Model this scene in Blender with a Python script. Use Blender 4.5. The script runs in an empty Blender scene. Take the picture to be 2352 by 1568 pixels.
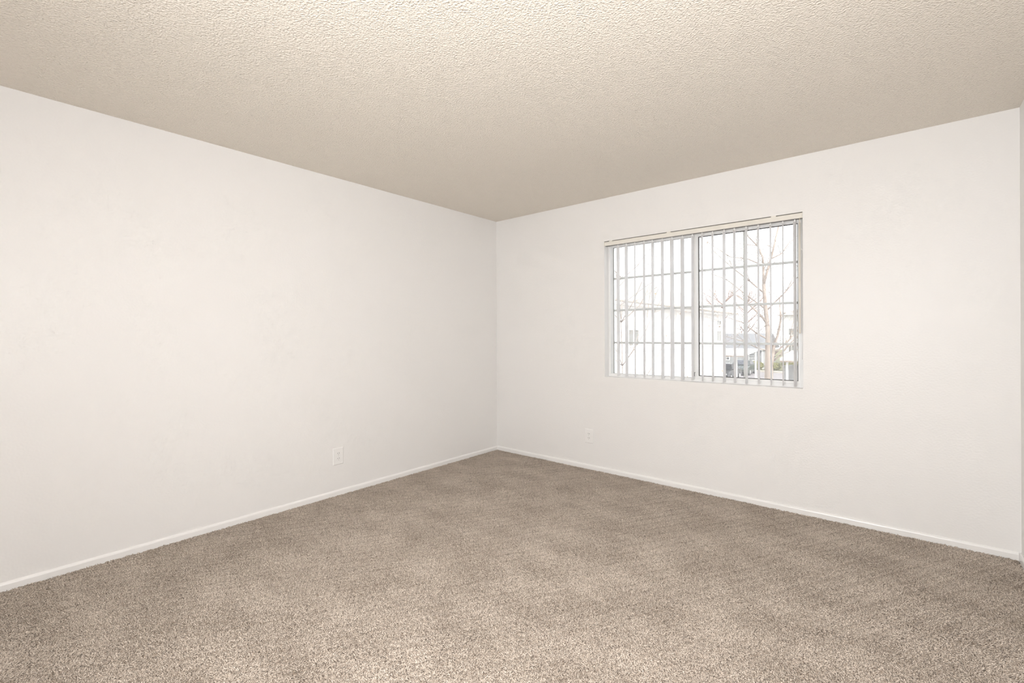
import bpy, bmesh, math, random
from mathutils import Vector, Matrix, Quaternion, noise

# ------------------------------------------------------------------ camera
scene = bpy.context.scene
COL = scene.collection
YAW, ROLL = 0.7029, -0.0042
cam_data = bpy.data.cameras.new('camera')
cam_data.sensor_fit = 'HORIZONTAL'
cam_data.sensor_width = 36.0
cam_data.lens = 1057.22 / 2352 * 36.0
cam_data.shift_y = -14.7 / 2352
cam_data.clip_start = 0.05
cam_data.clip_end = 500
cam = bpy.data.objects.new('camera', cam_data)
COL.objects.link(cam)
_r = Vector((math.cos(YAW), math.sin(YAW), 0))
_f = Vector((-math.sin(YAW), math.cos(YAW), 0))
_u = Vector((0, 0, 1))
_X = _r * math.cos(ROLL) + _u * math.sin(ROLL)
_Y = _u * math.cos(ROLL) - _r * math.sin(ROLL)
_Z = -_f
cam.matrix_world = Matrix(((_X.x, _Y.x, _Z.x, 3.3164),
                           (_X.y, _Y.y, _Z.y, -3.6622),
                           (_X.z, _Y.z, _Z.z, 1.2255),
                           (0, 0, 0, 1)))
scene.camera = cam

# ------------------------------------------------------------------ sky, sun, lamps, exposure
world = bpy.data.worlds.new('overcast_sky')
scene.world = world
world.use_nodes = True
bg = world.node_tree.nodes['Background']
bg.inputs['Color'].default_value = (0.95, 0.975, 1.0, 1)
bg.inputs['Strength'].default_value = 3.0

sun_d = bpy.data.lights.new('sun', 'SUN')
sun_d.energy = 5.5
sun_d.angle = math.radians(2)
sun_d.color = (1.0, 0.95, 0.88)
sun = bpy.data.objects.new('sun', sun_d)
COL.objects.link(sun)
sun.rotation_euler = Vector((-0.72, 0.42, -0.62)).to_track_quat('-Z', 'Y').to_euler()
sun.location = (20, -15, 20)

# the photographer's flash, held above and behind the camera
fl = bpy.data.lights.new('camera_flash', 'POINT')
fl.energy = 70
fl.shadow_soft_size = 0.22
fl.color = (0.97, 0.99, 1.03)
flash = bpy.data.objects.new('camera_flash', fl)
COL.objects.link(flash)
flash.location = (3.38, -3.62, 1.60)

# added fill spot behind the camera, evens out and brightens the window wall
bf = bpy.data.lights.new('fill_spot', 'SPOT')
bf.energy = 198
bf.spot_size = math.radians(140)
bf.spot_blend = 1.0
bf.shadow_soft_size = 0.2
bf.color = (1.0, 0.995, 0.99)
fill_lamp = bpy.data.objects.new('fill_spot', bf)
COL.objects.link(fill_lamp)
fill_lamp.location = (2.65, -4.6, 1.30)
fill_lamp.rotation_euler = Vector((-0.04, 1, 0.0)).to_track_quat('-Z', 'Y').to_euler()

scene.view_settings.view_transform = 'Standard'
scene.view_settings.look = 'None'
scene.view_settings.gamma = 1.0
scene.view_settings.use_curve_mapping = False
scene.view_settings.exposure = 0.0
scene.cycles.diffuse_bounces = 5
scene.cycles.max_bounces = 8
scene.cycles.use_adaptive_sampling = True
scene.cycles.adaptive_threshold = 0.08
scene.cycles.adaptive_min_samples = 10
scene.cycles.transparent_max_bounces = 16
scene.cycles.use_denoising = True
scene.cycles.use_light_tree = False


# ------------------------------------------------------------------ helpers
def tag(o, label=None, cat=None, group=None, kind=None):
    if label: o['label'] = label
    if cat: o['category'] = cat
    if group: o['group'] = group
    if kind: o['kind'] = kind
    return o


def empty(name, loc=(0, 0, 0), rz=0):
    o = bpy.data.objects.new(name, None)
    COL.objects.link(o)
    o.location = loc
    o.rotation_euler = (0, 0, rz)
    o.empty_display_size = 0.1
    return o


def add_box(bm, x0, x1, y0, y1, z0, z1):
    v = [bm.verts.new(p) for p in ((x0, y0, z0), (x1, y0, z0), (x1, y1, z0), (x0, y1, z0),
                                   (x0, y0, z1), (x1, y0, z1), (x1, y1, z1), (x0, y1, z1))]
    for q in ((3, 2, 1, 0), (4, 5, 6, 7), (0, 1, 5, 4), (1, 2, 6, 5), (2, 3, 7, 6), (3, 0, 4, 7)):
        bm.faces.new([v[i] for i in q])


def link(name, me, m, parent=None):
    o = bpy.data.objects.new(name, me)
    COL.objects.link(o)
    if m is not None:
        me.materials.clear()
        me.materials.append(m)
    if parent is not None:
        o.parent = parent
    return o


def obj(name, bm, m, parent=None, bevel=0.0, smooth=False):
    bm.normal_update()
    if bevel > 0:
        bmesh.ops.bevel(bm, geom=list(bm.edges), offset=bevel, segments=2, affect='EDGES', profile=0.5)
    me = bpy.data.meshes.new(name)
    bm.to_mesh(me)
    bm.free()
    if smooth:
        me.polygons.foreach_set('use_smooth', [True] * len(me.polygons))
    return link(name, me, m, parent)


def boxes(name, lst, m, parent=None, bevel=0.0):
    bm = bmesh.new()
    for b in lst:
        add_box(bm, *b)
    return obj(name, bm, m, parent, bevel)


def tubes(name, paths, m, parent=None, sides=6):
    """paths: list of [(point, radius), ...] -> one mesh of tapered tubes"""
    verts, faces = [], []
    for path in paths:
        prev = None
        n = len(path)
        ref = Vector((0.31, 0.77, 0.55)).normalized()
        for i, (p, r) in enumerate(path):
            p = Vector(p)
            a = Vector(path[max(i - 1, 0)][0]); b = Vector(path[min(i + 1, n - 1)][0])
            t = (b - a)
            if t.length < 1e-9: t = Vector((0, 0, 1))
            t.normalize()
            s = t.cross(ref)
            if s.length < 1e-3: s = t.cross(Vector((1, 0, 0)))
            s.normalize(); w = t.cross(s)
            base = len(verts)
            for k in range(sides):
                an = 2 * math.pi * k / sides
                verts.append(tuple(p + (s * math.cos(an) + w * math.sin(an)) * r))
            if prev is not None:
                for k in range(sides):
                    k2 = (k + 1) % sides
                    faces.append((prev + k, base + k, base + k2, prev + k2))
            else:
                faces.append(tuple(base + k for k in range(sides)))
            prev = base
        faces.append(tuple(prev + k for k in reversed(range(sides))))
    me = bpy.data.meshes.new(name)
    me.from_pydata(verts, [], faces)
    me.polygons.foreach_set('use_smooth', [True] * len(me.polygons))
    me.update()
    return link(name, me, m, parent)


# ------------------------------------------------------------------ materials
def mat(name, col, rough=0.6, spec=0.3):
    m = bpy.data.materials.new(name)
    m.use_nodes = True
    b = m.node_tree.nodes['Principled BSDF']
    b.inputs['Base Color'].default_value = (*col, 1)
    b.inputs['Roughness'].default_value = rough
    b.inputs['Specular IOR Level'].default_value = spec
    return m


def N(m, typ, **kw):
    n = m.node_tree.nodes.new(typ)
    for k, v in kw.items():
        setattr(n, k, v)
    return n


def noisy(name, c0, c1, scale, rough=0.8, spec=0.2, detail=4, bump=0.0, bdist=0.01, stretch=None, bscale=None):
    m = mat(name, c0, rough, spec)
    L = m.node_tree.links
    b = m.node_tree.nodes['Principled BSDF']
    tc = N(m, 'ShaderNodeNewGeometry')
    src = tc.outputs['Position']
    if stretch:
        mp = N(m, 'ShaderNodeMapping'); mp.inputs['Scale'].default_value = stretch
        L.new(src, mp.inputs['Vector']); src = mp.outputs['Vector']
    n = N(m, 'ShaderNodeTexNoise'); n.inputs['Scale'].default_value = scale; n.inputs['Detail'].default_value = detail
    L.new(src, n.inputs['Vector'])
    r = N(m, 'ShaderNodeValToRGB')
    r.color_ramp.elements[0].position = 0.3; r.color_ramp.elements[0].color = (*c0, 1)
    r.color_ramp.elements[1].position = 0.7; r.color_ramp.elements[1].color = (*c1, 1)
    L.new(n.outputs['Fac'], r.inputs['Fac']); L.new(r.outputs['Color'], b.inputs['Base Color'])
    if bump:
        h = n
        if bscale:
            h = N(m, 'ShaderNodeTexNoise'); h.inputs['Scale'].default_value = bscale; h.inputs['Detail'].default_value = 3
            L.new(src, h.inputs['Vector'])
        bp = N(m, 'ShaderNodeBump'); bp.inputs['Strength'].default_value = bump; bp.inputs['Distance'].default_value = bdist
        L.new(h.outputs['Fac'], bp.inputs['Height']); L.new(bp.outputs['Normal'], b.inputs['Normal'])
    return m


M = {}
# painted drywall, faint orange-peel relief
def relief(m, scale, detail, strength, dist):
    """fine surface relief only; the colour stays plain"""
    L = m.node_tree.links
    g = N(m, 'ShaderNodeNewGeometry')
    n = N(m, 'ShaderNodeTexNoise'); n.inputs['Scale'].default_value = scale; n.inputs['Detail'].default_value = detail
    L.new(g.outputs['Position'], n.inputs['Vector'])
    bp = N(m, 'ShaderNodeBump'); bp.inputs['Strength'].default_value = strength; bp.inputs['Distance'].default_value = dist
    L.new(n.outputs['Fac'], bp.inputs['Height'])
    L.new(bp.outputs['Normal'], m.node_tree.nodes['Principled BSDF'].inputs['Normal'])
    return m


M['wall'] = relief(mat('wall_paint', (0.868, 0.856, 0.841), 0.42, 0.35), 95, 0.0, 0.13, 0.004)
M['trim'] = mat('trim_paint', (0.90, 0.89, 0.875), 0.3, 0.5)
M['vinyl'] = mat('window_vinyl', (0.86, 0.86, 0.85), 0.35, 0.4)
M['gasket'] = mat('window_gasket', (0.10, 0.095, 0.09), 0.6)
M['gasket_grey'] = mat('grey_gasket', (0.42, 0.42, 0.40), 0.6)
M['rail'] = mat('headrail_enamel', (0.84, 0.81, 0.74), 0.35, 0.4)
M['wand'] = mat('wand_plastic', (0.79, 0.74, 0.66), 0.3, 0.4)
M['plate'] = mat('outlet_plastic', (0.89, 0.88, 0.865), 0.3, 0.45)
M['slot'] = mat('outlet_slot', (0.10, 0.09, 0.08), 0.7)
M['steel'] = mat('latch_metal', (0.25, 0.25, 0.25), 0.4, 0.5)
M['screw'] = mat('screw_enamel', (0.75, 0.74, 0.71), 0.35, 0.5)


def ceiling_mat():
    m = mat('ceiling_popcorn', (0.875, 0.818, 0.732), 0.85, 0.12)
    L = m.node_tree.links
    b = m.node_tree.nodes['Principled BSDF']
    g = N(m, 'ShaderNodeNewGeometry')
    n1 = N(m, 'ShaderNodeTexNoise'); n1.inputs['Scale'].default_value = 120; n1.inputs['Detail'].default_value = 1.0
    n1.inputs['Roughness'].default_value = 0.6
    L.new(g.outputs['Position'], n1.inputs['Vector'])
    ma = N(m, 'ShaderNodeMath', operation='POWER'); ma.inputs[1].default_value = 2.0
    L.new(n1.outputs['Fac'], ma.inputs[0])
    bp = N(m, 'ShaderNodeBump'); bp.inputs['Strength'].default_value = 0.62; bp.inputs['Distance'].default_value = 0.014
    L.new(ma.outputs[0], bp.inputs['Height']); L.new(bp.outputs['Normal'], b.inputs['Normal'])
    return m


M['ceiling'] = ceiling_mat()


def glass_mat():
    """clear pane with a milky veil mixed in to imitate daylight glare"""
    m = bpy.data.materials.new('veiled_glass')
    m.use_nodes = True
    nt = m.node_tree; nt.nodes.clear()
    out = nt.nodes.new('ShaderNodeOutputMaterial')
    t = nt.nodes.new('ShaderNodeBsdfTransparent'); t.inputs['Color'].default_value = (0.97, 0.975, 0.97, 1)
    veil = nt.nodes.new('ShaderNodeBsdfTranslucent'); veil.inputs['Color'].default_value = (0.9, 0.9, 0.92, 1)  # whitish haze put into the glass, standing in for glare
    md = nt.nodes.new('ShaderNodeMixShader'); md.inputs[0].default_value = 0.08
    gl = nt.nodes.new('ShaderNodeBsdfGlossy'); gl.inputs['Roughness'].default_value = 0.02
    fr = nt.nodes.new('ShaderNodeFresnel'); fr.inputs['IOR'].default_value = 1.45
    mx = nt.nodes.new('ShaderNodeMixShader')
    nt.links.new(t.outputs[0], md.inputs[1]); nt.links.new(veil.outputs[0], md.inputs[2])
    nt.links.new(fr.outputs[0], mx.inputs[0]); nt.links.new(md.outputs[0], mx.inputs[1]); nt.links.new(gl.outputs[0], mx.inputs[2])
    nt.links.new(mx.outputs[0], out.inputs['Surface'])
    return m


M['glass'] = glass_mat()




def vane_mat():
    m = mat('vane_pvc', (0.93, 0.93, 0.94), 0.45, 0.3)
    nt = m.node_tree
    b = nt.nodes['Principled BSDF']; out = nt.nodes['Material Output']
    tr = nt.nodes.new('ShaderNodeBsdfTranslucent'); tr.inputs['Color'].default_value = (0.93, 0.93, 0.94, 1)
    mx = nt.nodes.new('ShaderNodeMixShader'); mx.inputs[0].default_value = 0.45
    nt.links.new(b.outputs[0], mx.inputs[1]); nt.links.new(tr.outputs[0], mx.inputs[2])
    nt.links.new(mx.outputs[0], out.inputs['Surface'])
    return m


M['vane'] = vane_mat()

# ------------------------------------------------------------------ room shell
W, D, H = 3.804, 5.3, 2.44
WX0, WX1, WZ0, WZ1 = 1.295, 2.804, 0.852, 2.055      # window opening
T = 0.16


def struct(name, lst, m, bevel=0):
    return tag(boxes(name, lst, m, None, bevel), kind='structure')


struct('floor', [(-T, W + T, -D - T, T, -0.25, -0.004)], noisy('carpet_backing', (0.34, 0.28, 0.23), (0.40, 0.335, 0.28), 180))
struct('ceiling', [(-T, W + T, -D - T, T, H, H + 0.25)], M['ceiling'])
struct('wall_left', [(-T, 0, -D - T, T, -0.004, H)], M['wall'])
struct('wall_right', [(W, W + T, -D - T, T, -0.004, H)], M['wall'])
struct('wall_front', [(0, W, -D - T, -D, -0.004, H)], M['wall'])
bmw = bmesh.new()
xs = [0, WX0, WX1, W]; zs = [-0.004, WZ0, WZ1, H]
gf = {}; gb = {}
for i, x in enumerate(xs):
    for k, z in enumerate(zs):
        gf[i, k] = bmw.verts.new((x, 0, z)); gb[i, k] = bmw.verts.new((x, T, z))
for i in range(3):
    for k in range(3):
        if (i, k) == (1, 1): continue
        bmw.faces.new((gf[i, k], gf[i + 1, k], gf[i + 1, k + 1], gf[i, k + 1]))
        bmw.faces.new((gb[i, k], gb[i, k + 1], gb[i + 1, k + 1], gb[i + 1, k]))
bmw.faces.new((gf[1, 1], gf[1, 2], gb[1, 2], gb[1, 1]))
bmw.faces.new((gf[2, 1], gb[2, 1], gb[2, 2], gf[2, 2]))
bmw.faces.new((gf[1, 1], gb[1, 1], gb[2, 1], gf[2, 1]))
bmw.faces.new((gf[1, 2], gf[2, 2], gb[2, 2], gb[1, 2]))
bmesh.ops.recalc_face_normals(bmw, faces=list(bmw.faces))
tag(obj('wall_back', bmw, M['wall']), kind='structure')
struct('building_base', [(-T, W + T, -D - T, T, -2.8, -0.25)], mat('stucco_base', (0.7, 0.66, 0.6), 0.9))  # unseen base of the building below the room floor


def baseboard(name, p0, p1, nrm, h=0.046, th=0.011):
    """extrude a rounded-top profile from p0 to p1; nrm points into the room"""
    prof = [(0, 0), (th, 0), (th, h - 0.012), (th - 0.0018, h - 0.0065), (th - 0.005, h - 0.0022), (th - 0.008, h), (0, h)]
    p0, p1, nrm = Vector(p0), Vector(p1), Vector(nrm)
    bm = bmesh.new()
    A = [bm.verts.new(p0 + nrm * a + Vector((0, 0, z))) for a, z in prof]
    B = [bm.verts.new(p1 + nrm * a + Vector((0, 0, z))) for a, z in prof]
    n = len(prof)
    for i in range(n):
        j = (i + 1) % n
        bm.faces.new((A[i], A[j], B[j], B[i]))
    bm.faces.new(A[::-1]); bm.faces.new(B)
    bmesh.ops.recalc_face_normals(bm, faces=list(bm.faces))
    return tag(obj(name, bm, M['trim']), kind='structure')


baseboard('baseboard_left', (0, -D, -0.004), (0, 0, -0.004), (1, 0, 0))
baseboard('baseboard_back', (0.011, 0, -0.004), (W - 0.011, 0, -0.004), (0, -1, 0))
baseboard('baseboard_right', (W, -D, -0.004), (W, 0, -0.004), (-1, 0, 0))
baseboard('baseboard_front', (0.011, -D, -0.004), (W - 0.011, -D, -0.004), (0, 1, 0))

# ------------------------------------------------------------------ window
FY = 0.078                      # room side of the window frame
win = boxes('window_1', [(WX0, WX0 + 0.018, FY, 0.155, WZ0, WZ1), (WX1 - 0.028, WX1, FY, 0.155, WZ0, WZ1),
                         (WX0 + 0.018, WX1 - 0.028, FY, 0.155, WZ1 - 0.03, WZ1),
                         (WX0 + 0.018, WX1 - 0.028, FY, 0.155, WZ0, WZ0 + 0.017)], M['vinyl'])
tag(win, 'white sliding window frame behind the vertical blinds', None, None, 'structure')
boxes('sill_track', [(WX0 + 0.018, WX1 - 0.028, FY + 0.004, FY + 0.008, WZ0 + 0.017, WZ0 + 0.024)], M['vinyl'], win)

MZ = (1.732, 1.445, 1.1535)


def light(name, x0, x1, z0, z1, yg, stile, rails, ylo, yhi, gx, gz, vm, gm=None):
    """a glazed leaf: frame mesh with gasket, pane and muntins below it"""
    fr = boxes(name, [(x0, x0 + stile[0], ylo, yhi, z0, z1), (x1 - stile[1], x1, ylo, yhi, z0, z1),
                      (x0 + stile[0], x1 - stile[1], ylo, yhi, z0, z0 + rails[0]),
                      (x0 + stile[0], x1 - stile[1], ylo, yhi, z1 - rails[1], z1)], M['vinyl'], win)
    a, b = x0 + stile[0], x1 - stile[1]
    c, d = z0 + rails[0], z1 - rails[1]
    boxes('gasket', [(a, a + gx, yg - 0.006, yg + 0.006, c, d), (b - gx, b, yg - 0.006, yg + 0.006, c, d),
                     (a + gx, b - gx, yg - 0.006, yg + 0.006, c, c + gz), (a + gx, b - gx, yg - 0.006, yg + 0.006, d - gz, d)], gm or M['gasket'], fr)
    boxes('glass_pane', [(a + gx, b - gx, yg - 0.002, yg + 0.002, c + gz, d - gz)], M['glass'], fr)
    for z in MZ:
        boxes('muntin', [(a + gx, b - gx, yg + 0.005, yg + 0.011, z - 0.009, z + 0.009)], M['vinyl'], fr)
    zc = [c + gz] + [z for z in reversed(MZ)] + [d - gz]
    for i in range(4):
        boxes('muntin', [(vm - 0.008, vm + 0.008, yg + 0.005, yg + 0.011,
                          zc[i] + (0.009 if i else 0), zc[i + 1] - (0.009 if i < 3 else 0))], M['vinyl'], fr)
    return fr


light('fixed_light', WX0 + 0.018, 2.066, WZ0 + 0.017, WZ1 - 0.03, 0.128, (0.004, 0.03), (0.006, 0.012), 0.118, 0.15, 0.003, 0.0025, 1.690, M['gasket_grey'])
sash = light('sliding_sash', 2.033, WX1 - 0.029, WZ0 + 0.0245, WZ1 - 0.031, 0.097, (0.050, 0.012), (0.018, 0.024), 0.084, 0.113, 0.0045, 0.0045, 2.416)
bm = bmesh.new()
add_box(bm, 2.050, 2.063, 0.070, 0.0838, 0.888, 0.925)
lt = obj('latch', bm, M['vinyl'], sash, 0.002)
bm = bmesh.new()
add_box(bm, 2.0545, 2.0585, 0.064, 0.0699, 0.893, 0.918)
add_box(bm, 2.0505, 2.0625, 0.066, 0.0699, 0.9185, 0.9245)
obj('latch_lever', bm, M['steel'], lt)

# ------------------------------------------------------------------ vertical blind
CAM = Vector((3.3164, -3.6622, 1.2255))
blind = empty('vertical_blind', (WX0 + 0.75, 0.02, WZ0))
tag(blind, 'white vertical blind with turned-open vanes hanging in the window', 'blind')
blo = Vector(blind.location)


def bobj(o):
    o.parent = blind
    o.matrix_parent_inverse = Matrix.Translation(-blo)
    return o


RZ0, RZ1 = 2.0145, 2.0485
bm = bmesh.new()
add_box(bm, WX0 + 0.004, WX1 - 0.004, -0.003, 0.042, RZ0, RZ1)
bobj(obj('headrail', bm, M['rail'], None, 0.0025))
bm = bmesh.new()
add_box(bm, WX0 + 0.0045, WX1 - 0.0045, 0.014, 0.027, RZ0 - 0.0015, RZ0 + 0.001)
bobj(obj('track_slot', bm, M['gasket']))
for x in (1.36, 1.88, 2.63):
    bm = bmesh.new()
    add_box(bm, x - 0.016, x + 0.016, -0.0045, 0.03, RZ1 - 0.003, WZ1)
    bobj(obj('mounting_clip', bm, M['rail']))
for x in (WX0 + 0.0005, WX1 - 0.004):
    bm = bmesh.new()
    add_box(bm, x, x + 0.0035, -0.005, 0.043, RZ0 - 0.001, RZ1 + 0.001)
    bobj(obj('end_cap', bm, M['rail']))

VX = [1.421, 1.499, 1.576, 1.658, 1.734, 1.819, 1.899, 1.979, 2.059, 2.136, 2.211, 2.293, 2.370, 2.447, 2.529, 2.608, 2.680, 2.756]
VW = [.0334, .0325, .0159, .0232, .0226, .0292, .0356, .0346, .0235, .0163, .0191, .0247, .0210, .0204, .0169, .0137, .0106, .0232]
VPY = 0.0205
rng = random.Random(4)


def vane_mesh(seed):
    """one bowed sheet of translucent PVC, under a millimetre thick"""
    rg = random.Random(seed)
    half, bow = 0.0445, 0.0045
    z0, z1 = 0.8635 + rg.uniform(-0.0015, 0.003), 1.993
    nz, nw = 6, 8
    verts, faces = [], []
    for k in range(nz + 1):
        for j in range(nw + 1):
            s = -1 + 2 * j / nw
            verts.append((bow * (1 - s * s), s * half, z0 + (z1 - z0) * k / nz))
    ix = lambda k, j: k * (nw + 1) + j
    for k in range(nz):
        for j in range(nw):
            faces.append((ix(k, j), ix(k, j + 1), ix(k + 1, j + 1), ix(k + 1, j)))
    me = bpy.data.meshes.new('vane')
    me.from_pydata(verts, [], faces)
    me.polygons.foreach_set('use_smooth', [True] * len(me.polygons))
    me.update()
    return me


vmeshes = [vane_mesh(i) for i in range(4)]
bm = bmesh.new()
add_box(bm, -0.0035, 0.0035, -0.0022, 0.0022, 1.9932, 2.0135)
add_box(bm, -0.003, 0.005, -0.0075, 0.0075, 1.984, 1.9931)
me_stem = bpy.data.meshes.new('vane_hook'); bm.to_mesh(me_stem); bm.free()
me_stem.materials.append(M['plate'])
for i, (x, w) in enumerate(zip(VX, VW)):
    a = math.atan2(x - CAM.x, VPY - CAM.y)                 # direction of sight in plan
    seen = max(w - 0.003, 0.006) * math.cos(a) / 0.089
    phi = a + math.asin(min(seen, 0.9))                     # plan angle of the vane from the wall normal
    v = link('vane', vmeshes[i % 4], None)
    if not vmeshes[i % 4].materials: vmeshes[i % 4].materials.append(M['vane'])
    v.parent = blind
    v.location = Vector((x, VPY, 0)) - blo
    v.rotation_euler = (rng.uniform(-0.0012, 0.0012), rng.uniform(-0.0015, 0.0015), -phi)
    h = link('vane_hook', me_stem, None, v)

tilt = bobj(tubes('tilt_wand', [[((2.7855, 0.012, 2.013), 0.003), ((2.7855, 0.004, 2.000), 0.004), ((2.7855, 0.002, 1.985), 0.0045)],
                                [((2.7855, 0.002, 1.985), 0.0062), ((2.7857, 0.001, 1.60), 0.0062), ((2.7855, 0.0, 1.235), 0.0062), ((2.7855, 0.0, 1.228), 0.0045)]],
                 M['wand'], None, 8))
cord = bobj(tubes('pull_cord', [[((2.7965, 0.012, 2.013), 0.0013), ((2.798, 0.006, 1.9), 0.0013), ((2.7975, 0.004, 1.80), 0.0013)],
                                [((2.7975, 0.004, 1.806), 0.003), ((2.7975, 0.004, 1.80), 0.0045), ((2.7975, 0.004, 1.792), 0.003)],
                                [((2.7975, 0.004, 1.80), 0.0013), ((2.7985, 0.006, 1.4), 0.0013), ((2.798, 0.006, 1.05), 0.0013)]], M['plate'], None, 6))


# ------------------------------------------------------------------ wall outlets
def outlet(loc, rz, label):
    """duplex receptacle; local +Y points into the room"""
    root = empty('wall_outlet', loc, rz)
    tag(root, label, 'outlet', 'duplex wall outlets')
    bm = bmesh.new()
    pw, ph, pt = 0.0425, 0.064, 0.006
    back = [bm.verts.new((sx * pw, 0, sz * ph)) for sx, sz in ((-1, -1), (1, -1), (1, 1), (-1, 1))]
    mid = [bm.verts.new((sx * pw, pt * 0.45, sz * ph)) for sx, sz in ((-1, -1), (1, -1), (1, 1), (-1, 1))]
    top = [bm.verts.new((sx * (pw - 0.004), pt, sz * (ph - 0.004))) for sx, sz in ((-1, -1), (1, -1), (1, 1), (-1, 1))]
    for i in range(4):
        j = (i + 1) % 4
        bm.faces.new((back[i], back[j], mid[j], mid[i])); bm.faces.new((mid[i], mid[j], top[j], top[i]))
    bm.faces.new(top); bm.faces.new(back[::-1])
    bmesh.ops.recalc_face_normals(bm, faces=list(bm.faces))
    obj('cover_plate', bm, M['plate'], root)
    for s in (1, -1):
        zc = s * 0.0195
        bm = bmesh.new()
        ring = []
        for k in range(20):
            an = 2 * math.pi * k / 20
            x = max(-0.0145, min(0.0145, 0.0172 * math.cos(an))); z = 0.0145 * math.sin(an)
            ring.append((x, z))
        A = [bm.verts.new((x, pt, zc + z)) for x, z in ring]; B = [bm.verts.new((x * 0.97, pt + 0.002, zc + z * 0.97)) for x, z in ring]
        for k in range(20):
            bm.faces.new((A[k], A[(k + 1) % 20], B[(k + 1) % 20], B[k]))
        bm.faces.new(B)
        bmesh.ops.recalc_face_normals(bm, faces=list(bm.faces))
        rc = obj('receptacle', bm, M['plate'], root)
        bm = bmesh.new()
        for sx, hh in ((-1, 0.0042), (1, 0.0034)):
            add_box(bm, sx * 0.0063 - 0.0013, sx * 0.0063 + 0.0013, pt + 0.0016, pt + 0.0023, zc + 0.004 - hh, zc + 0.004 + hh)
        v = []
        for k in range(8):
            an = math.pi * k / 7 + math.pi
            v.append(bm.verts.new((0.0026 * math.cos(an), pt + 0.0023, zc - 0.0065 + 0.0026 * math.sin(an))))
        bm.faces.new(v[::-1])
        obj('plug_slots', bm, M['slot'], rc)
    bm = bmesh.new()
    bmesh.ops.create_cone(bm, cap_ends=True, segments=12, radius1=0.0032, radius2=0.0026, depth=0.0016,
                          matrix=Matrix.Translation((0, pt + 0.0008, 0)) @ Matrix.Rotation(-math.pi / 2, 4, 'X'))
    obj('screw', bm, M['screw'], root)
    return root


outlet((0, -1.826, 0.300), -math.pi / 2, 'white duplex outlet on the long left wall without a window')
outlet((1.133, 0, 0.301), math.pi, 'white duplex outlet on the window wall, below and left of the window')

# ------------------------------------------------------------------ carpet pile
def carpet_mat():
    m = mat('carpet_yarn', (0.4, 0.33, 0.27), 0.9, 0.08)
    L = m.node_tree.links
    b = m.node_tree.nodes['Principled BSDF']
    at = N(m, 'ShaderNodeAttribute', attribute_name='shade')
    oi = N(m, 'ShaderNodeObjectInfo')
    g = N(m, 'ShaderNodeNewGeometry')
    mp = N(m, 'ShaderNodeMapping'); mp.inputs['Scale'].default_value = (1.0, 1.6, 1.0); mp.inputs['Rotation'].default_value = (0, 0, 0.55)
    L.new(g.outputs['Position'], mp.inputs['Vector'])
    n = N(m, 'ShaderNodeTexNoise'); n.inputs['Scale'].default_value = 3.0; n.inputs['Detail'].default_value = 3.5; n.inputs['Roughness'].default_value = 0.55  # broad mottling: wear, plus light and dark of leaning pile put into the colour
    L.new(mp.outputs['Vector'], n.inputs['Vector'])
    a1 = N(m, 'ShaderNodeMath', operation='MULTIPLY_ADD'); a1.inputs[1].default_value = 0.30
    L.new(oi.outputs['Random'], a1.inputs[0]); L.new(at.outputs['Fac'], a1.inputs[2])
    a2 = N(m, 'ShaderNodeMath', operation='MULTIPLY_ADD'); a2.inputs[1].default_value = 0.95
    L.new(n.outputs['Fac'], a2.inputs[0]); L.new(a1.outputs[0], a2.inputs[2])
    mr = N(m, 'ShaderNodeMapRange'); mr.inputs['From Min'].default_value = 0.5; mr.inputs['From Max'].default_value = 1.75
    L.new(a2.outputs[0], mr.inputs['Value'])
    r = N(m, 'ShaderNodeValToRGB')
    r.color_ramp.elements[0].position = 0.0; r.color_ramp.elements[0].color = (0.37, 0.302, 0.242, 1)
    r.color_ramp.elements[1].position = 1.0; r.color_ramp.elements[1].color = (0.90, 0.797, 0.70, 1)
    L.new(mr.outputs['Result'], r.inputs['Fac']); L.new(r.outputs['Color'], b.inputs['Base Color'])
    return m


M['carpet'] = carpet_mat()


def tuft_cluster(seed):
    rg = random.Random(seed)
    verts, faces, shade = [], [], []
    for s in range(9):
        rad = 0.0098 * math.sqrt(rg.random()); an = rg.uniform(0, 6.283)
        p = Vector((rad * math.cos(an), rad * math.sin(an), -0.003))
        lean = rg.uniform(0, 6.283); bend = rg.uniform(0.25, 1.1)
        r0 = rg.uniform(0.0016, 0.0023); L = rg.uniform(0.0042, 0.0062)
        sh = min(1, max(0, rg.gauss(0.5, 0.27)))
        d = Vector((math.cos(lean) * 0.25, math.sin(lean) * 0.25, 1)).normalized()
        prev = None
        for k in range(4):
            side = d.orthogonal().normalized(); up = d.cross(side)
            rr = r0 * (0.85, 1.05, 1.0, 0.45)[k]
            base = len(verts)
            for q in range(4):
                a = 1.5708 * q + k * 0.5
                verts.append(tuple(p + (side * math.cos(a) + up * math.sin(a)) * rr)); shade.append(sh)
            if prev is not None:
                for q in range(4):
                    q2 = (q + 1) % 4
                    faces.append((prev + q, prev + q2, base + q2, base + q))
            prev = base
            d = (d + Vector((math.cos(lean), math.sin(lean), -0.35)) * bend * 0.8).normalized()
            p = p + d * L
            lean += rg.uniform(-0.7, 0.7)
        faces.append((prev, prev + 1, prev + 2, prev + 3))
    me = bpy.data.meshes.new('tuft_cluster')
    me.from_pydata(verts, [], faces)
    a = me.attributes.new('shade', 'FLOAT', 'POINT')
    a.data.foreach_set('value', shade)
    me.polygons.foreach_set('use_smooth', [True] * len(me.polygons))
    me.materials.append(M['carpet'])
    me.update()
    return bpy.data.objects.new('tuft_cluster', me)


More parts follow.
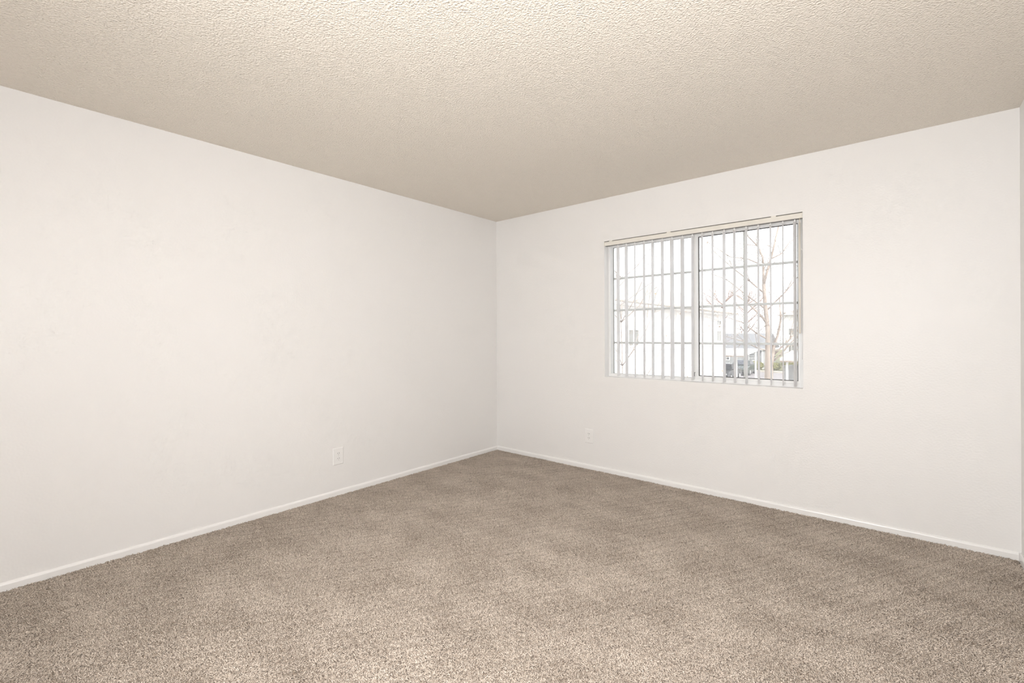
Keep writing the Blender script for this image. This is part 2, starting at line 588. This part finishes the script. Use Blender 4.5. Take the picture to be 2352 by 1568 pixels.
def carpet():
    rg = random.Random(2)
    e, st = 0.016, 0.0105
    pts = []
    j = 0
    y = -3.75
    while y < -e:
        x = e + (0.5 * st if j % 2 else 0)
        while x < W - e:
            pts.append((x + rg.uniform(-.62, .62) * st, y + rg.uniform(-.62, .62) * st, -0.003))
            x += st
        y += st * 0.866
        j += 1
    me = bpy.data.meshes.new('carpet_pile')
    me.from_pydata(pts, [], [])
    o = link('carpet_pile', me, M['carpet'])
    tag(o, 'taupe twisted cut-pile carpet covering the whole floor', 'carpet', None, 'stuff')
    tufts = [tuft_cluster(s) for s in range(8)]
    ng = bpy.data.node_groups.new('carpet_pile', 'GeometryNodeTree')
    ng.interface.new_socket('Geometry', in_out='INPUT', socket_type='NodeSocketGeometry')
    ng.interface.new_socket('Geometry', in_out='OUTPUT', socket_type='NodeSocketGeometry')
    nd, L = ng.nodes, ng.links
    gi, go = nd.new('NodeGroupInput'), nd.new('NodeGroupOutput')
    g2i = nd.new('GeometryNodeGeometryToInstance')
    for t in reversed(tufts):
        oi = nd.new('GeometryNodeObjectInfo'); oi.inputs['Object'].default_value = t
        L.new(oi.outputs['Geometry'], g2i.inputs[0])
    rz = nd.new('FunctionNodeRandomValue'); rz.data_type = 'FLOAT'
    rz.inputs[3].default_value = 6.2832
    cx = nd.new('ShaderNodeCombineXYZ'); L.new(rz.outputs[1], cx.inputs['Z'])
    q1 = nd.new('FunctionNodeEulerToRotation'); L.new(cx.outputs[0], q1.inputs[0])
    pos = nd.new('GeometryNodeInputPosition')
    ns = nd.new('ShaderNodeTexNoise'); ns.inputs['Scale'].default_value = 2.4; ns.inputs['Detail'].default_value = 2
    L.new(pos.outputs[0], ns.inputs['Vector'])
    vs = nd.new('ShaderNodeVectorMath'); vs.operation = 'SUBTRACT'; vs.inputs[1].default_value = (0.5, 0.5, 0.5)
    L.new(ns.outputs['Color'], vs.inputs[0])
    vm = nd.new('ShaderNodeVectorMath'); vm.operation = 'MULTIPLY'; vm.inputs[1].default_value = (1.1, 1.1, 0)
    L.new(vs.outputs[0], vm.inputs[0])
    q2 = nd.new('FunctionNodeEulerToRotation'); L.new(vm.outputs[0], q2.inputs[0])
    rr = nd.new('FunctionNodeRotateRotation'); rr.rotation_space = 'GLOBAL'
    L.new(q1.outputs[0], rr.inputs[0]); L.new(q2.outputs[0], rr.inputs[1])
    rs = nd.new('FunctionNodeRandomValue'); rs.data_type = 'FLOAT'
    rs.inputs[2].default_value = 0.66; rs.inputs[3].default_value = 0.96
    ip = nd.new('GeometryNodeInstanceOnPoints')
    ip.inputs['Pick Instance'].default_value = True
    L.new(gi.outputs[0], ip.inputs['Points']); L.new(g2i.outputs[0], ip.inputs['Instance'])
    L.new(rr.outputs[0], ip.inputs['Rotation']); L.new(rs.outputs[1], ip.inputs['Scale'])
    L.new(ip.outputs[0], go.inputs[0])
    md = o.modifiers.new('pile', 'NODES'); md.node_group = ng
    return o


carpet()

# ------------------------------------------------------------------ outdoors
GZ = -2.8
M['asphalt'] = noisy('asphalt', (0.20, 0.185, 0.19), (0.25, 0.23, 0.235), 1.5)
M['concrete'] = noisy('concrete', (0.36, 0.33, 0.29), (0.42, 0.39, 0.34), 3)
M['lawn'] = noisy('lawn_grass', (0.13, 0.13, 0.07), (0.19, 0.18, 0.10), 6)
M['stucco'] = noisy('white_stucco', (0.80, 0.79, 0.76), (0.84, 0.83, 0.80), 2, rough=0.95)
M['grey_siding'] = noisy('grey_stucco', (0.27, 0.28, 0.29), (0.31, 0.315, 0.32), 2, rough=0.95)
M['roof'] = noisy('roof_shingle', (0.24, 0.23, 0.22), (0.40, 0.39, 0.37), 5, stretch=(1, 1, 8))
M['fascia'] = mat('fascia_paint', (0.26, 0.21, 0.17), 0.7)
M['dark_glass'] = mat('far_window_glass', (0.06, 0.065, 0.08), 0.3, 0.3)
M['blind_glass'] = mat('far_window_blind', (0.20, 0.20, 0.19), 0.4, 0.3)
M['bark'] = noisy('pale_bark', (0.22, 0.175, 0.145), (0.36, 0.31, 0.27), 5, stretch=(1, 1, 0.4))
M['twig'] = noisy('russet_twig', (0.26, 0.17, 0.14), (0.34, 0.24, 0.20), 4)
M['leaf'] = noisy('dry_leaf', (0.24, 0.17, 0.10), (0.34, 0.25, 0.16), 3)
M['hedge'] = noisy('hedge_leaf', (0.10, 0.11, 0.04), (0.26, 0.24, 0.09), 4)
M['car_paint'] = mat('dark_car_paint', (0.05, 0.055, 0.06), 0.25, 0.5)
M['car_paint_b'] = mat('green_car_paint', (0.05, 0.065, 0.06), 0.25, 0.5)
M['tyre'] = mat('tyre_rubber', (0.04, 0.04, 0.04), 0.8)
M['hub'] = mat('alloy_wheel', (0.5, 0.5, 0.5), 0.3, 0.5)
M['lamp'] = mat('headlamp', (0.8, 0.8, 0.8), 0.1, 0.5)
M['roof_sheet'] = mat('white_roof_sheet', (0.82, 0.81, 0.79), 0.6)
M['post'] = mat('white_post', (0.80, 0.79, 0.76), 0.6)

struct('ground_road', [(-60, 60, T + 0.02, 50.4, GZ - 0.3, GZ)], M['asphalt'])
struct('ground_pavement', [(-60, 60, 50.4, 51.3, GZ - 0.3, GZ + 0.14)], M['concrete'])
struct('ground_lawn', [(-60, 60, 51.3, 130, GZ - 0.3, GZ + 0.10)], M['lawn'])


def far_window(parent, x0, x1, z0, z1, y, m, face='y', bars=(1, 1), sgn=-1):
    """framed window on a far wall; face 'y': wall plane y const, 'x': wall plane x const"""
    t = 0.07
    def bx(a0, a1, b0, b1, d0, d1):
        lo, hi = sorted((y + sgn * d0, y + sgn * d1))
        return (a0, a1, lo, hi, b0, b1) if face == 'y' else (lo, hi, a0, a1, b0, b1)
    lst = [bx(x0 - t, x0, z0 - t, z1 + t, 0, 0.05), bx(x1, x1 + t, z0 - t, z1 + t, 0, 0.05), bx(x0, x1, z0 - t, z0, 0, 0.05), bx(x0, x1, z1, z1 + t, 0, 0.05)]
    fr = boxes('window_frame', lst, M['post'], parent)
    boxes('window_pane', [bx(x0, x1, z0, z1, 0.005, 0.02)], m, fr)
    nb, nh = bars
    lst = []
    for i in range(1, nb + 1):
        xx = x0 + (x1 - x0) * i / (nb + 1)
        lst.append(bx(xx - 0.02, xx + 0.02, z0, z1, 0.02, 0.035))
    for i in range(1, nh + 1):
        zz = z0 + (z1 - z0) * i / (nh + 1)
        lst.append(bx(x0, x1, zz - 0.02, zz + 0.02, 0.021, 0.036))
    for b in lst:
        boxes('window_bar', [b], M['post'], fr)
    return fr


def rel(root):
    """keep children at world coordinates under a moved root"""
    inv = Matrix.Translation(-Vector(root.location))
    for c in root.children:
        c.matrix_parent_inverse = inv


# long white apartment building on the left, its wall parallel to our left wall
ab = empty('apartment_building', (-9.8, 16, GZ))
boxes('wall', [(-14.8, -4.84, 3, 26.0, GZ, 2.35)], M['stucco'], ab)
e0 = boxes('eave', [(-15.2, -4.35, 2.5, 26.5, 2.35, 2.52)], M['stucco'], ab)
boxes('gutter', [(-4.35, -4.25, 2.5, 26.5, 2.43, 2.49)], mat('gutter_paint', (0.40, 0.35, 0.30), 0.6), e0)
bm = bmesh.new()
q = [(-15.2, 2.5, 2.52), (-4.35, 2.5, 2.52), (-4.35, 26.5, 2.52), (-15.2, 26.5, 2.52), (-9.8, 8, 4.9), (-9.8, 21.1, 4.9)]
v = [bm.verts.new(p) for p in q]
for fc in ((0, 1, 4), (1, 2, 5, 4), (2, 3, 5), (3, 0, 4, 5), (3, 2, 1, 0)):
    bm.faces.new([v[i] for i in fc])
obj('roof', bm, M['roof'], ab)
for (a, b, c, d) in ((24.2, 24.95, 0.82, 1.41), (24.2, 24.95, 1.75, 2.0), (12.95, 13.85, 0.80, 1.40), (17.0, 18.2, -1.9, -0.8), (8.3, 9.4, 0.7, 1.6)):
    far_window(ab, a, b, c, d, -4.84, M['blind_glass'], 'x', (1, 0), 1)
boxes('belt_course', [(-4.84, -4.80, 3, 26.0, 0.55, 0.63)], M['stucco'], ab)
rel(ab)
tag(ab, 'long white stucco apartment building with eave, left of the big tree', 'building')

# small grey house behind the hedges
gh = empty('grey_house', (-11.5, 56, GZ))
boxes('wall', [(-16, -8.5, 53.4, 60, GZ, -0.36)], M['grey_siding'], gh)
bm = bmesh.new()
q = [(-16.5, 52.9, -0.42), (-8.1, 52.9, -0.42), (-8.1, 60.5, -0.42), (-16.5, 60.5, -0.42), (-16.5, 56.7, 1.3), (-8.1, 56.7, 1.3)]
v = [bm.verts.new(p) for p in q]
for fc in ((0, 1, 5, 4), (1, 2, 5), (2, 3, 4, 5), (3, 0, 4), (3, 2, 1, 0)):
    bm.faces.new([v[i] for i in fc])
obj('roof', bm, noisy('grey_shingle', (0.15, 0.155, 0.165), (0.20, 0.20, 0.21), 4), gh)
boxes('fascia_board', [(-16.5, -8.1, 52.84, 52.9, -0.55, -0.40)], M['post'], gh)
far_window(gh, -9.85, -9.25, -1.72, -0.72, 53.4, M['dark_glass'], 'y', (3, 3))
far_window(gh, -13.2, -12.0, -1.72, -0.72, 53.4, M['dark_glass'], 'y', (3, 3))
boxes('corner_board', [(-8.62, -8.44, 53.36, 53.4, GZ, -0.42)], M['post'], gh)
rel(gh)
tag(gh, 'low grey house with a white gridded window behind the hedges', 'house')

# two-storey pale building far right
fb = empty('far_building', (-2, 66, GZ))
boxes('wall', [(-8.3, 6, 63.3, 72, GZ, 3.6)], M['stucco'], fb)
bm = bmesh.new()
q = [(-8.9, 62.7, 3.6), (6.6, 62.7, 3.6), (6.6, 72.6, 3.6), (-8.9, 72.6, 3.6), (-4, 67.6, 5.6), (2, 67.6, 5.6)]
v = [bm.verts.new(p) for p in q]
for fc in ((0, 1, 5, 4), (1, 2, 5), (2, 3, 4, 5), (3, 0, 4), (3, 2, 1, 0)):
    bm.faces.new([v[i] for i in fc])
obj('roof', bm, M['roof'], fb)
for (a, b) in ((-7.6, -7.0), (-5.6, -4.7), (-2.8, -1.9)):
    far_window(fb, a, b, 1.1, 1.9, 63.3, M['blind_glass'], 'y', (1, 0))
    far_window(fb, a, b, -1.05, -0.25, 63.3, M['blind_glass'], 'y', (1, 0))
rel(fb)
tag(fb, 'pale two-storey building with small windows, farthest behind the big tree', 'building')


def carport(x0, x1, y0, y1, zf, zb, posts, label):
    root = empty('carport', ((x0 + x1) / 2, (y0 + y1) / 2, GZ))
    bm = bmesh.new()
    th = 0.16
    v = [bm.verts.new(p) for p in ((x0, y0, zf), (x1, y0, zf), (x1, y1, zb), (x0, y1, zb), (x0, y0, zf + th), (x1, y0, zf + th), (x1, y1, zb + th), (x0, y1, zb + th))]
    for qd in ((3, 2, 1, 0), (4, 5, 6, 7), (0, 1, 5, 4), (1, 2, 6, 5), (2, 3, 7, 6), (3, 0, 4, 7)):
        bm.faces.new([v[i] for i in qd])
    rf = obj('roof', bm, M['roof_sheet'], root)
    boxes('fascia_board', [(x0, x1, y0 - 0.03, y0, zf - 0.08, zf + 0.02)], M['fascia'], rf)
    for (px, py) in posts:
        zt = zf + (zb - zf) * (py - y0) / (y1 - y0)
        boxes('post', [(px - 0.06, px + 0.06, py - 0.06, py + 0.06, GZ, zt)], M['post'], root)
    rel(root)
    return tag(root, label, 'carport')


carport(-12.0, -6.25, 36.2, 41.2, -0.52, -0.22, ((-7.05, 37.0), (-6.45, 40.8), (-11.6, 37.0)), 'white flat-roofed carport over the dark parked car')
carport(-2.75, 4.5, 30.5, 34.6, -0.52, -0.12, ((-2.4, 30.8), (1.2, 30.8), (4.2, 30.8)), 'white flat-roofed carport right of the big tree trunk')


def car(loc, rz, paint, label):
    """local: length along Y, front at -Y"""
    root = empty('parked_car', loc, rz)
    def prism(name, prof, w0, w1, m, parent, smooth=False):
        bm = bmesh.new()
        A = [bm.verts.new((-(w0 if z < 0.95 else w1), y, z)) for y, z in prof]; B = [bm.verts.new(((w0 if z < 0.95 else w1), y, z)) for y, z in prof]
        n = len(prof)
        for i in range(n):
            j = (i + 1) % n
            bm.faces.new((A[i], A[j], B[j], B[i]))
        bm.faces.new(A[::-1]); bm.faces.new(B)
        bmesh.ops.recalc_face_normals(bm, faces=list(bm.faces))
        return obj(name, bm, m, parent, 0.02)
    body = prism('body', [(-2.2, 0.3), (-2.25, 0.6), (-2.05, 0.78), (-1.05, 0.93), (1.7, 0.94), (2.15, 0.85), (2.2, 0.35), (1.9, 0.25), (-2.0, 0.22)], 0.88, 0.86, paint, root)
    cab = prism('cabin', [(-1.1, 0.945), (-0.4, 1.40), (0.2, 1.46), (1.0, 1.42), (1.75, 0.95)], 0.84, 0.64, paint, root)
    bm = bmesh.new()
    v = [bm.verts.new(p) for p in ((-0.72, -1.05, 1.0), (0.72, -1.05, 1.0), (0.58, -0.44, 1.40), (-0.58, -0.44, 1.40))]
    bm.faces.new(v)
    bmesh.ops.translate(bm, verts=bm.verts, vec=(0, -0.03, 0.02))
    bmesh.ops.solidify(bm, geom=list(bm.faces), thickness=0.012)
    obj('windshield', bm, M['dark_glass'], cab)
    for s in (-1, 1):
        bm = bmesh.new()
        v = [bm.verts.new(p) for p in ((s * 0.84, -0.85, 1.0), (s * 0.84, 1.5, 1.0), (s * 0.67, 0.95, 1.37), (s * 0.67, -0.35, 1.37))]
        bm.faces.new(v)
        bmesh.ops.translate(bm, verts=bm.verts, vec=(s * 0.01, 0, 0))
        bmesh.ops.solidify(bm, geom=list(bm.faces), thickness=0.01)
        obj('side_window', bm, M['dark_glass'], cab)
        boxes('headlamp', [(s * 0.62 - 0.16, s * 0.62 + 0.16, -2.245, -2.19, 0.56, 0.68)], M['lamp'], body, 0.01)
        for yy in (-1.35, 1.35):
            bm = bmesh.new()
            bmesh.ops.create_cone(bm, cap_ends=True, segments=20, radius1=0.32, radius2=0.32, depth=0.2,
                                  matrix=Matrix.Translation((s * 0.80, yy, 0.32)) @ Matrix.Rotation(math.pi / 2, 4, 'Y'))
            wh = obj('wheel', bm, M['tyre'], root)
            bm = bmesh.new()
            bmesh.ops.create_cone(bm, cap_ends=True, segments=16, radius1=0.19, radius2=0.19, depth=0.02,
                                  matrix=Matrix.Translation((s * 0.905, yy, 0.32)) @ Matrix.Rotation(math.pi / 2, 4, 'Y'))
            obj('hub_cap', bm, M['hub'], wh)
    boxes('bumper', [(-0.8, 0.8, -2.3, -2.2, 0.28, 0.48)], M['tyre'], body, 0.02)
    return tag(root, label, 'car', 'cars under the carport')


car((-8.75, 39.9, GZ), 0.0, M['car_paint'], 'dark grey parked car nosing out beside the white building corner')
car((-9.0, 47.0, GZ), 0.06, M['car_paint_b'], 'dark green parked car farther back behind the carport posts')

# low pale enclosure wall by the right-hand carport
en = boxes('enclosure_wall', [(-2.7, -2.55, 31.6, 34, GZ, -0.95), (-2.55, 3.0, 31.6, 31.75, GZ, -0.95), (-2.75, 3.05, 31.55, 31.8, -0.95, -0.88)], noisy('grey_block', (0.30, 0.30, 0.29), (0.35, 0.35, 0.34), 3))
tag(en, 'low pale grey enclosure wall under the right-hand carport', 'wall')


def bush(loc, sx, sy, sz, seed, label, m=None):
    rg = random.Random(seed)
    root = empty('hedge_bush', loc)
    verts, faces = [], []
    n = 900
    for i in range(n):
        u = Vector((rg.gauss(0, 1), rg.gauss(0, 1), rg.gauss(0, 1))).normalized()
        rad = rg.uniform(0.72, 1.0) * (1 + 0.22 * noise.noise(u * 2.3 + Vector((seed, 0, 0))))
        c = Vector((u.x * sx * rad, u.y * sy * rad, sz + u.z * sz * rad))
        if c.z < 0.02: c.z = 0.02 + rg.random() * 0.2
        a = Vector((rg.gauss(0, 1), rg.gauss(0, 1), rg.gauss(0, 1))).normalized(); b = a.orthogonal().normalized()
        s = 0.09
        k = len(verts)
        verts += [tuple(c - a * s), tuple(c + b * s * 0.5), tuple(c + a * s), tuple(c - b * s * 0.5)]
        faces.append((k, k + 1, k + 2, k + 3))
    me = bpy.data.meshes.new('foliage'); me.from_pydata(verts, [], faces); me.update()
    link('foliage', me, m or M['hedge'], root)
    bm = bmesh.new()
    bmesh.ops.create_icosphere(bm, subdivisions=3, radius=1)
    for v in bm.verts:
        d = v.co.normalized()
        k = 0.8 * (1 + 0.25 * noise.noise(d * 2.3 + Vector((seed, 0, 0))))
        v.co = Vector((d.x * sx * k, d.y * sy * k, max(0.0, sz + d.z * sz * k)))
    obj('leaf_mass', bm, m or M['hedge'], root)
    return tag(root, label, 'bush', 'clipped bushes along the lawn')


bush((-8.95, 52.3, GZ + 0.1), 0.8, 0.6, 0.5, 1, 'yellow-green bush directly below the gridded house window')
bush((-7.3, 52.4, GZ + 0.1), 0.75, 0.6, 0.42, 2, 'small yellow-green bush just left of the big tree trunk')
bush((-5.75, 52.4, GZ + 0.1), 0.7, 0.7, 0.85, 3, 'taller olive bush just right of the big tree trunk')
bush((-1.6, 36.5, GZ), 1.5, 0.8, 0.95, 5, 'yellow-green bush showing above the grey enclosure wall')


def grow(rg, p, d, r, L, depth, out, tips, spread=0.6, up=0.15):
    n = 4
    path = [(tuple(p), r)]
    pts = []
    for i in range(n):
        d = (d + Vector((rg.gauss(0, 0.16), rg.gauss(0, 0.16), rg.gauss(0, 0.12) + up * 0.3))).normalized()
        p = p + d * (L / n)
        rr = r * (1 - 0.75 * (i + 1) / n)
        path.append((tuple(p), max(rr, 0.0035)))
        pts.append((p.copy(), d.copy(), max(rr, 0.004)))
    out.append(path)
    if depth <= 0:
        tips.append(p.copy())
        return
    for (q, dd, rr) in pts:
        for _ in range(rg.choice((1, 1, 2))):
            s = Vector((rg.gauss(0, 1), rg.gauss(0, 1), rg.gauss(0, 0.7) + up)).normalized()
            nd = (dd * (1 - spread) + s * spread).normalized()
            grow(rg, q, nd, rr * 0.65, L * rg.uniform(0.42, 0.68), depth - 1, out, tips, spread, up)


def leaves(rg, tips, n, size, m, parent, name='dry_leaves'):
    verts, faces = [], []
    for i in range(n):
        t = rg.choice(tips) + Vector((rg.gauss(0, 0.08), rg.gauss(0, 0.08), rg.gauss(0, 0.08)))
        a = Vector((rg.gauss(0, 1), rg.gauss(0, 1), rg.gauss(0, 1))).normalized(); b = a.orthogonal().normalized()
        c = a.cross(b)
        k = len(verts)
        verts += [tuple(t - a * size), tuple(t + b * size * 0.7 + c * size * 0.2), tuple(t + a * size), tuple(t - b * size * 0.7 + c * size * 0.2)]
        faces += [(k, k + 1, k + 2), (k, k + 2, k + 3)]
    me = bpy.data.meshes.new(name); me.from_pydata(verts, [], faces); me.update()
    o = link(name, me, m, parent)
    o['kind'] = 'stuff'
    return o


def big_tree():
    rg = random.Random(11)
    root = empty('sycamore_tree', (-1.1, 18.8, GZ))
    V = Vector
    trunk = [((-1.12, 18.8, GZ), .21), ((-1.12, 18.8, -1.4), .175), ((-1.10, 18.81, -0.3), .165), ((-1.13, 18.80, 0.5), .115), ((-1.12, 18.79, 1.2), .10),
             ((-1.15, 18.77, 1.66), .09), ((-1.22, 18.70, 2.6), .075), ((-1.26, 18.67, 3.4), .07)]
    limbs = [
        [((-1.26, 18.67, 3.4), .06), ((-1.15, 18.75, 3.9), .055), ((-1.09, 18.82, 4.17), .05), ((-.93, 18.96, 4.95), .04), ((-.7, 19.2, 6.3), .025)],
        [((-1.26, 18.67, 3.35), .055), ((-1.27, 18.66, 4.0), .045), ((-1.29, 18.65, 4.57), .04), ((-1.47, 18.49, 5.06), .03), ((-1.78, 18.24, 5.48), .02), ((-2.4, 17.8, 6.2), .01)],
        [((-1.08, 18.81, -0.35), .12), ((-1.0, 18.9, 0.2), .10), ((-.93, 18.97, .75), .07), ((-.80, 19.05, 1.15), .05), ((-.70, 19.1, 1.8), .035), ((-.75, 19.2, 2.8), .02)],
        [((-.95, 18.95, .35), .05), ((-.70, 19.1, .62), .035), ((-.40, 19.4, 1.0), .026), ((.1, 19.8, 1.7), .015)],
        [((-1.0, 18.9, 0.0), .035), ((-.75, 19.0, .25), .028), ((-.45, 19.3, .75), .02), ((.05, 19.7, 1.35), .012)],
        [((-1.15, 18.77, 1.66), .055), ((-1.3, 18.6, 1.95), .045), ((-1.5, 18.45, 2.2), .038), ((-1.81, 18.2, 2.59), .026), ((-2.4, 17.8, 3.1), .014)],
        [((-1.13, 18.8, 1.0), .035), ((-1.5, 18.5, 1.25), .028), ((-2.0, 18.1, 1.75), .02), ((-2.6, 17.7, 2.0), .012)],
        [((-1.13, 18.8, .5), .03), ((-1.45, 18.5, .6), .024), ((-1.9, 18.2, .9), .018), ((-2.5, 17.7, 1.1), .01)],
        [((-1.25, 18.68, 3.0), .035), ((-1.7, 18.3, 3.5), .028), ((-2.3, 17.9, 4.1), .02), ((-3.0, 17.4, 4.9), .012)],
        [((-1.2, 18.72, 2.3), .03), ((-1.8, 18.2, 2.9), .024), ((-2.5, 17.7, 3.6), .018), ((-3.3, 17.2, 4.0), .01)],
        [((-1.28, 18.66, 4.2), .03), ((-1.8, 18.3, 4.5), .022), ((-2.4, 17.8, 4.6), .016), ((-3.1, 17.3, 5.2), .01)],
        [((-1.0, 18.9, 4.5), .03), ((-.7, 19.2, 4.7), .024), ((-.4, 19.4, 5.2), .016), ((0, 19.7, 5.6), .01)],
        [((-1.2, 18.72, 2.2), .04), ((-.9, 19.0, 2.6), .03), ((-.5, 19.3, 3.1), .022), ((0, 19.7, 3.9), .012)],
    ]
    tubes('trunk', [trunk], M['bark'], root, 12)
    tips = []
    for li in limbs:
        lo = tubes('limb', [li], M['bark'], root, 8)
        out = []
        for (p, r), (q, _) in zip(li[1:], li[2:] + [li[-1]]):
            d = (V(q) - V(p)); d = d.normalized() if d.length > 0 else V((0, 0, 1))
            for _ in range(3):
                s = V((rg.gauss(0, 1), rg.gauss(0, 1), rg.gauss(0.2, 0.8))).normalized()
                grow(rg, V(p), (d * 0.45 + s * 0.55).normalized(), min(r * 0.6, .014), rg.uniform(0.8, 1.9), 1, out, tips)
        tubes('twigs', out, M['bark'], lo, 4)['kind'] = 'stuff'
    leaves(rg, tips, 200, 0.03, M['leaf'], root)
    rel(root)
    return tag(root, 'big pale-barked bare sycamore tree seen through the right window pane', 'tree')


big_tree()


def bare_tree(name, loc, h, r, seed, label, m, nl=0, depth=3, leafm=None, size=0.06):
    rg = random.Random(seed)
    root = empty(name, loc)
    p = Vector((0, 0, 0))
    tr = [(tuple(p), r)]
    pts = []
    for i in range(6):
        p = p + Vector((rg.gauss(0, 0.03) * h / 6, rg.gauss(0, 0.03) * h / 6, h * 0.8 / 6))
        tr.append((tuple(p), r * (1 - 0.13 * (i + 1))))
        pts.append(p.copy())
    tubes('trunk', [tr], m, root, 8)
    out, tips = [], []
    for i, q in enumerate(pts[1:]):
        for _ in range(4):
            an = rg.uniform(0, 6.283)
            grow(rg, q, Vector((math.cos(an), math.sin(an), 0.75)).normalized(), r * 0.45, h * 0.33 * rg.uniform(.7, 1.1), depth - 1, out, tips, 0.55)
    tubes('branches', out, m, root, 4)['kind'] = 'stuff'
    if nl:
        leaves(rg, tips, nl, size, leafm or M['leaf'], root)
    return tag(root, label, 'tree', 'bare trees in the background')


bare_tree('street_tree', (-0.9, 4.6, GZ), 6.4, 0.020, 21, 'slim bare tree with a few leaves at the left edge of the window', M['bark'], 50, 2, size=0.022)
bare_tree('street_tree', (-11.6, 48.6, GZ), 9.0, 0.16, 22, 'russet bare tree between the white building and the grey house', M['twig'], 300, 3)
bare_tree('street_tree', (-13.2, 66, GZ + 0.1), 10.0, 0.18, 23, 'russet bare tree rising behind the grey house roof', M['twig'], 400, 3)
bare_tree('street_tree', (-4.3, 57.0, GZ + 0.1), 6.8, 0.14, 24, 'russet bare tree at the right edge of the window, behind the hedge', M['twig'], 400, 3)
